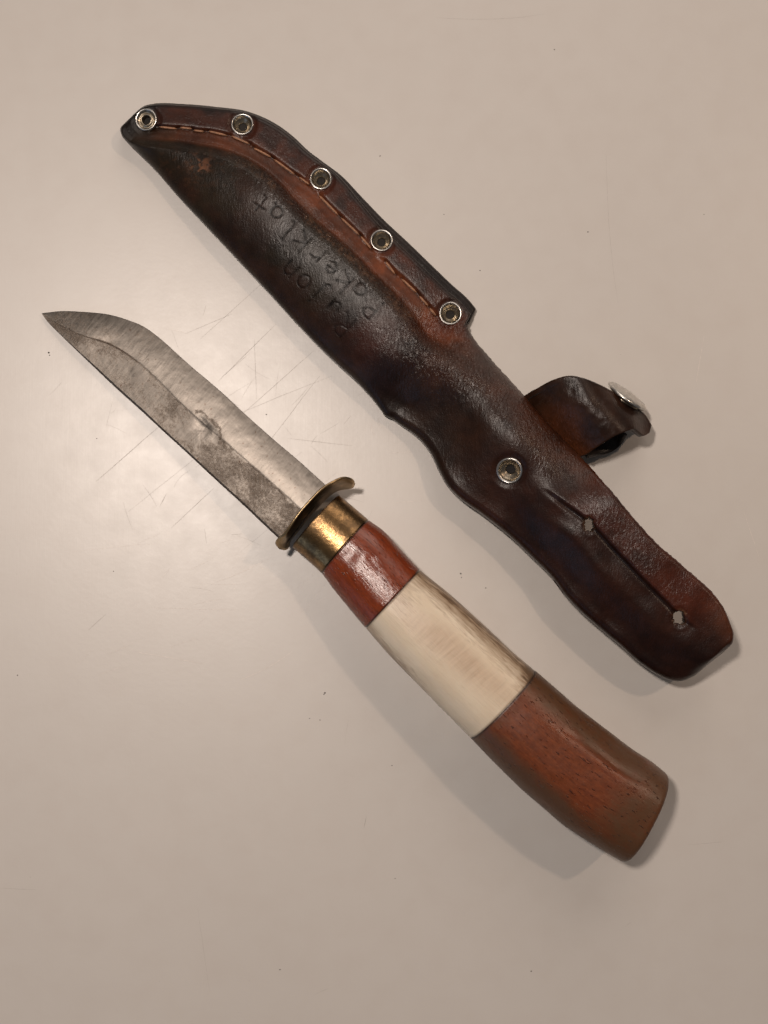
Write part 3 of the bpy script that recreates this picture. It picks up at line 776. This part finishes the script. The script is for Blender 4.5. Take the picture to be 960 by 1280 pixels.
    c = lerp(c, (0.017, 0.0115, 0.017), np.exp(-(((X - 480) / 24) ** 2 + ((Y - 470) / 28) ** 2)) * 0.8)
    c = lerp(c, (0.066, 0.0185, 0.0080), blade * sm(-2, 5, B - st_))                                   # flange
    c = lerp(c, (0.028, 0.0115, 0.0085), blade * sm(.48, .72, fbm(X / 26 + 7, Y / 26, 57)) * sm(-2, 5, B - st_) * 0.9)
    gv = sm(-1, 7, B - cr) * (1 - sm(-1, 9, B - st_)) * blade * sm(232, 300, Agrid)
    c = lerp(c, (0.185, 0.054, 0.017), gv * (0.62 + 0.38 * sm(.3, .7, fbm(X / 14, Y / 14, 61))) * (0.72 + 0.28 * sm(380, 520, Agrid)))
    c = lerp(c, (0.34, 0.215, 0.14), np.exp(-((B - cr + 3) / 5.0) ** 2) * blade * sm(.40, .70, fbm(X / 2.6, Y / 2.6, 67)) * sm(.30, .62, fbm(X / 17, Y / 17, 69)) * sm(300, 420, Agrid) * 0.5)   # highlight speckles along the rubbed ridge, painted into the dye
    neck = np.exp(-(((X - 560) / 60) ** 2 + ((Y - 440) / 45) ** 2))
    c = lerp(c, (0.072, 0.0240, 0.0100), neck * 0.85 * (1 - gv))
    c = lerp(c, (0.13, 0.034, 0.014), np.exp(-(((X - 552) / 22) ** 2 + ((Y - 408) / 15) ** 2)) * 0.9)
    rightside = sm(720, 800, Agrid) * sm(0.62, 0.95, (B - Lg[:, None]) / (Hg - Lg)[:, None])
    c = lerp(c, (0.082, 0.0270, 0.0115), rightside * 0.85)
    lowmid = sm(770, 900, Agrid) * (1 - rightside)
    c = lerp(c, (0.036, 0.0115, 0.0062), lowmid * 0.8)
    tr = sm(930, 970, Agrid) * sm(0, 6, B - slit(Agrid)) * (1 - sm(1130, 1200, Agrid))
    c = lerp(c, (0.078, 0.0195, 0.0090), tr * (0.5 + 0.5 * sm(.3, .65, fbm(X / 30, Y / 30, 71))))
    c = lerp(c, (0.014, 0.0085, 0.008), sm(930, 970, Agrid) * np.exp(-((B - slit(Agrid) + 1) / 3.5) ** 2) * (1 - sm(1140, 1160, Agrid)) * .6)
    c = lerp(c, (0.013, 0.009, 0.008), blade * (1 - sm(2, 9, (Hg[:, None] - B))) * 0.85)                  # burnished dark edge
    c = lerp(c, (0.012, 0.0095, 0.009), (1 - sm(226, 244, Agrid)) * 0.9)
    scuff = np.exp(-(((X - 250) / 11) ** 2 + ((Y - 205) / 11) ** 2)) * 1.3 * sm(.5, .62, fbm(X / 7, Y / 7, 83)) + \
            0.16 * np.exp(-(((X - 260) / 60) ** 2 + ((Y - 205) / 30) ** 2)) * sm(.60, .70, fbm(X / 4, Y / 4, 85))
    c = lerp(c, (0.21, 0.10, 0.052), np.clip(scuff, 0, .8))
    sd = stroke_depth(X, Y)
    ink = np.exp(-(sd / 1.12) ** 2) * (1 - 0.6 * np.exp(-(((X - 432) / 22) ** 2 + ((Y - 403) / 22) ** 2))) * (0.25 + 0.6 * sm(.3, .6, fbm(X / 6, Y / 6, 77)))
    c = lerp(c, (0.003, 0.0025, 0.0025), 0.97 * np.exp(-(sd / 1.12) ** 2) * (1 - 0.6 * np.exp(-(((X - 432) / 22) ** 2 + ((Y - 403) / 22) ** 2))) * (0.6 + 0.45 * sm(.35, .6, fbm(X / 9, Y / 9, 77))))
    for x0, y0, x1, y1 in ST_:
        for sx, sy in ((x0, y0), (x1, y1)):
            c = lerp(c, (0.012, 0.006, 0.004), 0.6 * np.exp(-((X - sx) ** 2 + (Y - sy) ** 2) / 2.2 ** 2))
    for hx, hy, rx, ry in ((737, 655.5, 7.2, 9.5), (849, 771.5, 8.8, 9.8)):
        q = np.hypot((X - hx) / rx, (Y - hy) / ry)
        c = lerp(c, (0.15, 0.085, 0.045), 0.8 * np.exp(-((q - 0.98) / 0.14) ** 2) * sm(.42, .62, fbm(X / 3, Y / 3, 97)))
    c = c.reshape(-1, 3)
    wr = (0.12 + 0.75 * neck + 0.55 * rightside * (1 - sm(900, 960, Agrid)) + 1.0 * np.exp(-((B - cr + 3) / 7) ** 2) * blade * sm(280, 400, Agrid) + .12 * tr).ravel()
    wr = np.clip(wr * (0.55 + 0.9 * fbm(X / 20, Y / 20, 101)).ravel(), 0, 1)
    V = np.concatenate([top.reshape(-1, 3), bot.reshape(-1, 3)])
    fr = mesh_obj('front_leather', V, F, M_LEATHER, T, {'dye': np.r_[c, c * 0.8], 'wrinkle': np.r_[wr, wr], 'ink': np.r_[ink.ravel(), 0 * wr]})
    fr['label'] = 'moulded front leather with scratched handwriting'

    # ---- back leather layer under the seam
    n2, m2 = 360, 16
    a2 = np.linspace(A0 + 0.6, 697.5, n2)
    lo2 = np.maximum(crest(a2) - 4, lo(a2) + 4); hi2 = hi(a2)
    lo2 = np.minimum(lo2, hi2 - 4)
    vv2 = np.linspace(0, 1, m2) ** 0.6
    B2 = lo2[:, None] + (hi2 - lo2)[:, None] * vv2; A2 = np.repeat(a2[:, None], m2, 1)
    X2, Y2 = to_px(A2, B2)
    dd = hi2[:, None] - B2; de = np.clip(dd / 5, 0, 1)
    Z2 = 2.55 - 0.9 * (1 - np.sqrt(1 - (1 - de) ** 2)) + 0.1 * (fbm(X2 / 20, Y2 / 20, 5) - .5)
    t2 = W(X2, Y2, Z2 * MM); b2 = t2.copy(); b2[..., 2] = 0.1 * MM
    o2 = n2 * m2
    F2 = np.concatenate([grid_faces(n2, m2), grid_faces(n2, m2, o2, True)]).tolist()
    for i in range(n2 - 1):
        F2.append([i * m2 + m2 - 1, o2 + i * m2 + m2 - 1, o2 + (i + 1) * m2 + m2 - 1, (i + 1) * m2 + m2 - 1][::-1])
        F2.append([i * m2, o2 + i * m2, o2 + (i + 1) * m2, (i + 1) * m2])
    e = (n2 - 1) * m2
    for j in range(m2 - 1):
        F2.append([e + j, e + j + 1, o2 + e + j + 1, o2 + e + j][::-1]); F2.append([j, j + 1, o2 + j + 1, o2 + j])
    c2 = np.broadcast_to(np.array([0.016, 0.0105, 0.009]), (o2 * 2, 3))
    mesh_obj('back_leather', np.concatenate([t2.reshape(-1, 3), b2.reshape(-1, 3)]), F2, M_LEATHER, T, {'dye': c2, 'wrinkle': np.full(o2 * 2, .1)})

    def surf(x, y):
        a, b = ab((x, y)); return float(raw(np.array([a]), np.array([b]))[0])
    def normal(x, y, h=6.0):
        p0 = W(x - h, y, surf(x - h, y) * MM); p1 = W(x + h, y, surf(x + h, y) * MM)
        q0 = W(x, y + h, surf(x, y + h) * MM); q1 = W(x, y - h, surf(x, y - h) * MM)
        n = np.cross(p1 - p0, q1 - q0); return n / np.linalg.norm(n)

    # ---- stitches
    for x0, y0, x1, y1 in ST_:
        n = 9; ns = 8; V = []
        p = np.array([W(x0 + (x1 - x0) * u, y0 + (y1 - y0) * u, (surf(x0 + (x1 - x0) * u, y0 + (y1 - y0) * u) + 0.10 - 0.40 * (2 * u - 1) ** 4) * MM) for u in np.linspace(0, 1, n)])
        d = p[-1] - p[0]; d /= np.linalg.norm(d); side = np.cross(d, [0, 0, 1.0]); side /= np.linalg.norm(side); upv = np.cross(side, d)
        for i in range(n):
            u = 2 * i / (n - 1) - 1; r = 0.29 * MM * (1 + 0.12 * (i % 2)) * max(0.25, (1 - u ** 6)) 
            for j in range(ns):
                t_ = 2 * math.pi * j / ns; V.append(p[i] + side * r * math.cos(t_) + upv * r * 0.75 * math.sin(t_))
        Fs = grid_faces(n, ns, 0, False, True).tolist(); Fs += [list(range(ns)), list(range((n - 1) * ns, n * ns))[::-1]]
        mesh_obj('stitch', np.array(V), Fs, M_THREAD, T)

    # ---- tubular rivets
    def lathe(profile, center, nrm, nseg=40, wob=0.0, seed=0):
        z = Vector(nrm); q = z.to_track_quat('Z', 'Y').to_matrix()
        q = np.array(q); V = []
        for r, h in profile:
            for j in range(nseg):
                t_ = 2 * math.pi * j / nseg
                rr = r * (1 + wob * math.sin(2 * t_ + seed) + wob * .6 * math.sin(3 * t_ + 2 * seed))
                V.append(center + q @ np.array([rr * math.cos(t_), rr * math.sin(t_), h]))
        return np.array(V), grid_faces(len(profile), nseg, 0, False, True).tolist()
    for i, (ex, ey, er_) in enumerate(EY):
        zs = surf(ex, ey) - 0.40
        nr = normal(ex, ey, 10)
        R = er_ * S * (1 - zs * MM / D)
        cpt = W(ex, ey, zs * MM)
        prof = [(R * .99, -.25 * MM), (R * 1.0, .05 * MM), (R * .985, .32 * MM), (R * .95, .50 * MM), (R * .90, .54 * MM), (R * .85, .46 * MM), (R * .80, .26 * MM)]
        V, Fq = lathe(prof, cpt, nr, wob=0.012, seed=i)
        e = mesh_obj('rivet', V, Fq, M_NICKEL, T)
        if i == 0:
            prof = [(R * .80, .26 * MM), (R * .70, -.15 * MM), (R * .60, -.2 * MM), (R * .54, .15 * MM), (R * .47, .25 * MM), (R * .41, .1 * MM), (R * .38, -.5 * MM), (R * .36, -1.4 * MM)]
        else:
            prof = [(R * .80, .26 * MM), (R * .76, -.02 * MM), (R * .70, -.30 * MM), (R * .60, -.62 * MM), (R * .50, -.85 * MM), (R * .42, -1.02 * MM), (R * .36, -1.2 * MM), (R * .34, -1.6 * MM)]
        V, Fq = lathe(prof, cpt, nr, wob=0.02, seed=i + 2)
        mesh_obj('barrel', V, Fq, M_OLD_BRASS, e)
        V, Fq = lathe([(R * .36, -1.52 * MM), (R * .18, -1.6 * MM), (R * .01, -1.6 * MM)], cpt, nr)
        mesh_obj('rivet_hole', V, Fq, M_HOLE, e)

    # ---- retaining strap curling out from under the edge, with a snap stud
    Lp = [(640, 508, 3.2), (655, 495, 7.0), (671, 485.5, 11.0), (692, 474.5, 14.8), (712, 469.8, 16.6), (730, 474, 17.0), (746, 481, 16.0), (758, 487, 14.5), (775, 498, 12.2), (792, 509, 10.2), (806, 520, 8.4), (814, 533, 8.4)]
    Rp = [(706, 586, 3.2), (722, 573, 7.4), (733, 568, 10.6), (745, 560, 13.8), (757, 552, 16.2), (768, 545.5, 17.4), (778, 541, 17.4), (786, 538, 16.6), (793, 536.5, 15.2), (799, 540, 13.4), (805, 544.5, 11.2), (812, 541, 9.0)]
    ns, mv = 90, 40
    Ls = spline(Lp, ns); Rs = spline(Rp, ns)
    tv = np.linspace(0, 1, mv); u = np.linspace(0, 1, ns)[:, None]
    Px = Ls[:, None, :] * (1 - tv)[None, :, None] + Rs[:, None, :] * tv[None, :, None]
    Zs = Px[..., 2] + 1.3 * np.sin(tv * math.pi)[None] * sm(0.0, .4, u) * (1 - sm(.75, 1, u)) + (fbm(Px[..., 0] / 22, Px[..., 1] / 22, 91) - .5) * .8
    # left hand edge rolls over and down behind the ridge once past the crown
    topv = W(Px[..., 0], Px[..., 1], Zs * MM)
    nroll = 12
    rolled = []
    outw = np.array([0.59, 0.81, 0])
    wroll = (sm(0.30, 0.62, np.linspace(0, 1, ns)))
    for kk in range(nroll, 0, -1):
        ph = kk / nroll * math.pi * 0.47
        rolled.append(topv[:, 0] + (outw * 1.3 * MM)[None] * (math.sin(ph) * wroll)[:, None] + np.array([0, 0, -1.0])[None] * ((1 - math.cos(ph)) * 5.5 * MM * wroll + 0.04 * MM * kk)[:, None])
    topv = np.concatenate([np.stack(rolled, 1), topv], 1); m3 = mv + nroll
    gx = np.gradient(topv, axis=0); gy = np.gradient(topv, axis=1)
    nv_ = np.cross(gx, gy); nv_ /= np.linalg.norm(nv_, axis=2)[..., None] + 1e-12
    nv_ *= np.sign(nv_[..., 2].mean())
    under = topv - nv_ * 1.5 * MM
    under[..., 2] = np.maximum(under[..., 2], 0.3 * MM)
    o3 = ns * m3
    F3 = np.concatenate([grid_faces(ns, m3, 0, True), grid_faces(ns, m3, o3)]).tolist()
    for i in range(ns - 1):
        F3.append([i * m3, (i + 1) * m3, o3 + (i + 1) * m3, o3 + i * m3]); F3.append([i * m3 + m3 - 1, (i + 1) * m3 + m3 - 1, o3 + (i + 1) * m3 + m3 - 1, o3 + i * m3 + m3 - 1][::-1])
    e = (ns - 1) * m3
    for j in range(m3 - 1):
        F3.append([j, j + 1, o3 + j + 1, o3 + j][::-1]); F3.append([e + j, e + j + 1, o3 + e + j + 1, o3 + e + j])
    uu = np.repeat(u, m3, 1)
    cs = np.broadcast_to(np.array([0.044, 0.0205, 0.0115]), (ns, m3, 3)).copy()
    vvv = np.concatenate([np.zeros(nroll), tv])[None]
    tan = np.exp(-((uu - 0.19) / 0.15) ** 2) * sm(0.12, 0.6, vvv)
    cs = cs * (1 - tan[..., None] * .95) + np.array([0.15, 0.052, 0.022]) * tan[..., None] * .95
    cs = cs.reshape(-1, 3); ws_ = (0.12 + 0.45 * tan).ravel()
    cu = np.broadcast_to(np.array([0.05, 0.045, 0.043]), cs.shape)
    stp = mesh_obj('retaining_strap', np.concatenate([topv.reshape(-1, 3), under.reshape(-1, 3)]), F3, M_LEATHER, T,
                   {'dye': np.r_[cs, cu], 'wrinkle': np.r_[ws_, ws_]})
    stp['label'] = 'short curled leather strap carrying a snap stud'
    # hanging end of the strap folded back under it
    uu2 = np.linspace(0, 1, 24); Q = []
    c0 = spline([(735, 572, 9.0), (748, 569, 6.0), (762, 566, 4.6), (776, 556, 5.4), (784, 543, 9.5)], 24)
    c1 = spline([(712, 545, 9.0), (724, 540, 6.0), (738, 536, 4.6), (750, 527, 5.4), (758, 516, 9.5)], 24)
    V = []
    for k in range(24):
        for w_ in np.linspace(0, 1, 10):
            x, y, z = c0[k] * (1 - w_) + c1[k] * w_; V.append(W(x, y, z * MM))
    V = np.array(V).reshape(24, 10, 3); Vd = V - np.array([0, 0, 1.7 * MM])
    F4 = np.concatenate([grid_faces(24, 10), grid_faces(24, 10, 240, True)]).tolist()
    for i in range(23):
        F4.append([i * 10, 240 + i * 10, 240 + (i + 1) * 10, (i + 1) * 10]); F4.append([i * 10 + 9, (i + 1) * 10 + 9, 240 + (i + 1) * 10 + 9, 240 + i * 10 + 9])
    for j in range(9):
        F4.append([j, j + 1, 240 + j + 1, 240 + j]); F4.append([230 + j, 470 + j, 470 + j + 1, 230 + j + 1])
    mesh_obj('strap_fold', np.concatenate([V.reshape(-1, 3), Vd.reshape(-1, 3)]), F4, M_LEATHER, stp, {'dye': np.broadcast_to(np.array([0.035, 0.031, 0.029]), (480, 3)), 'wrinkle': np.full(480, .15)})
    # snap stud: cap seen nearly edge on
    n_ = np.array([0.58, 0.80, 0.45]); n_ /= np.linalg.norm(n_)
    cpt = W(782.5, 497, 8.6 * MM) + n_ * 0.2 * MM
    r = 6.2 * MM
    V, Fq = lathe([(r * .30, -1.6 * MM), (r * .34, -.3 * MM), (r * .95, -.15 * MM), (r, .15 * MM), (r * .99, .5 * MM), (r * .93, .8 * MM), (r * .7, 1.05 * MM), (r * .35, 1.2 * MM), (r * .02, 1.25 * MM)], cpt, n_, 48)
    s1 = mesh_obj('snap_cap', V, Fq, M_NICKEL, stp)
    V, Fq = lathe([(r * .50, -.95 * MM), (r * .70, -.9 * MM), (r * .72, -.7 * MM), (r * .70, -.5 * MM), (r * .5, -.48 * MM)], cpt, n_, 48)
    mesh_obj('washer', V, Fq, M_OLD_BRASS, stp)
build_sheath()

for o in bpy.data.objects:
    if '_base' in o: del o['_base']
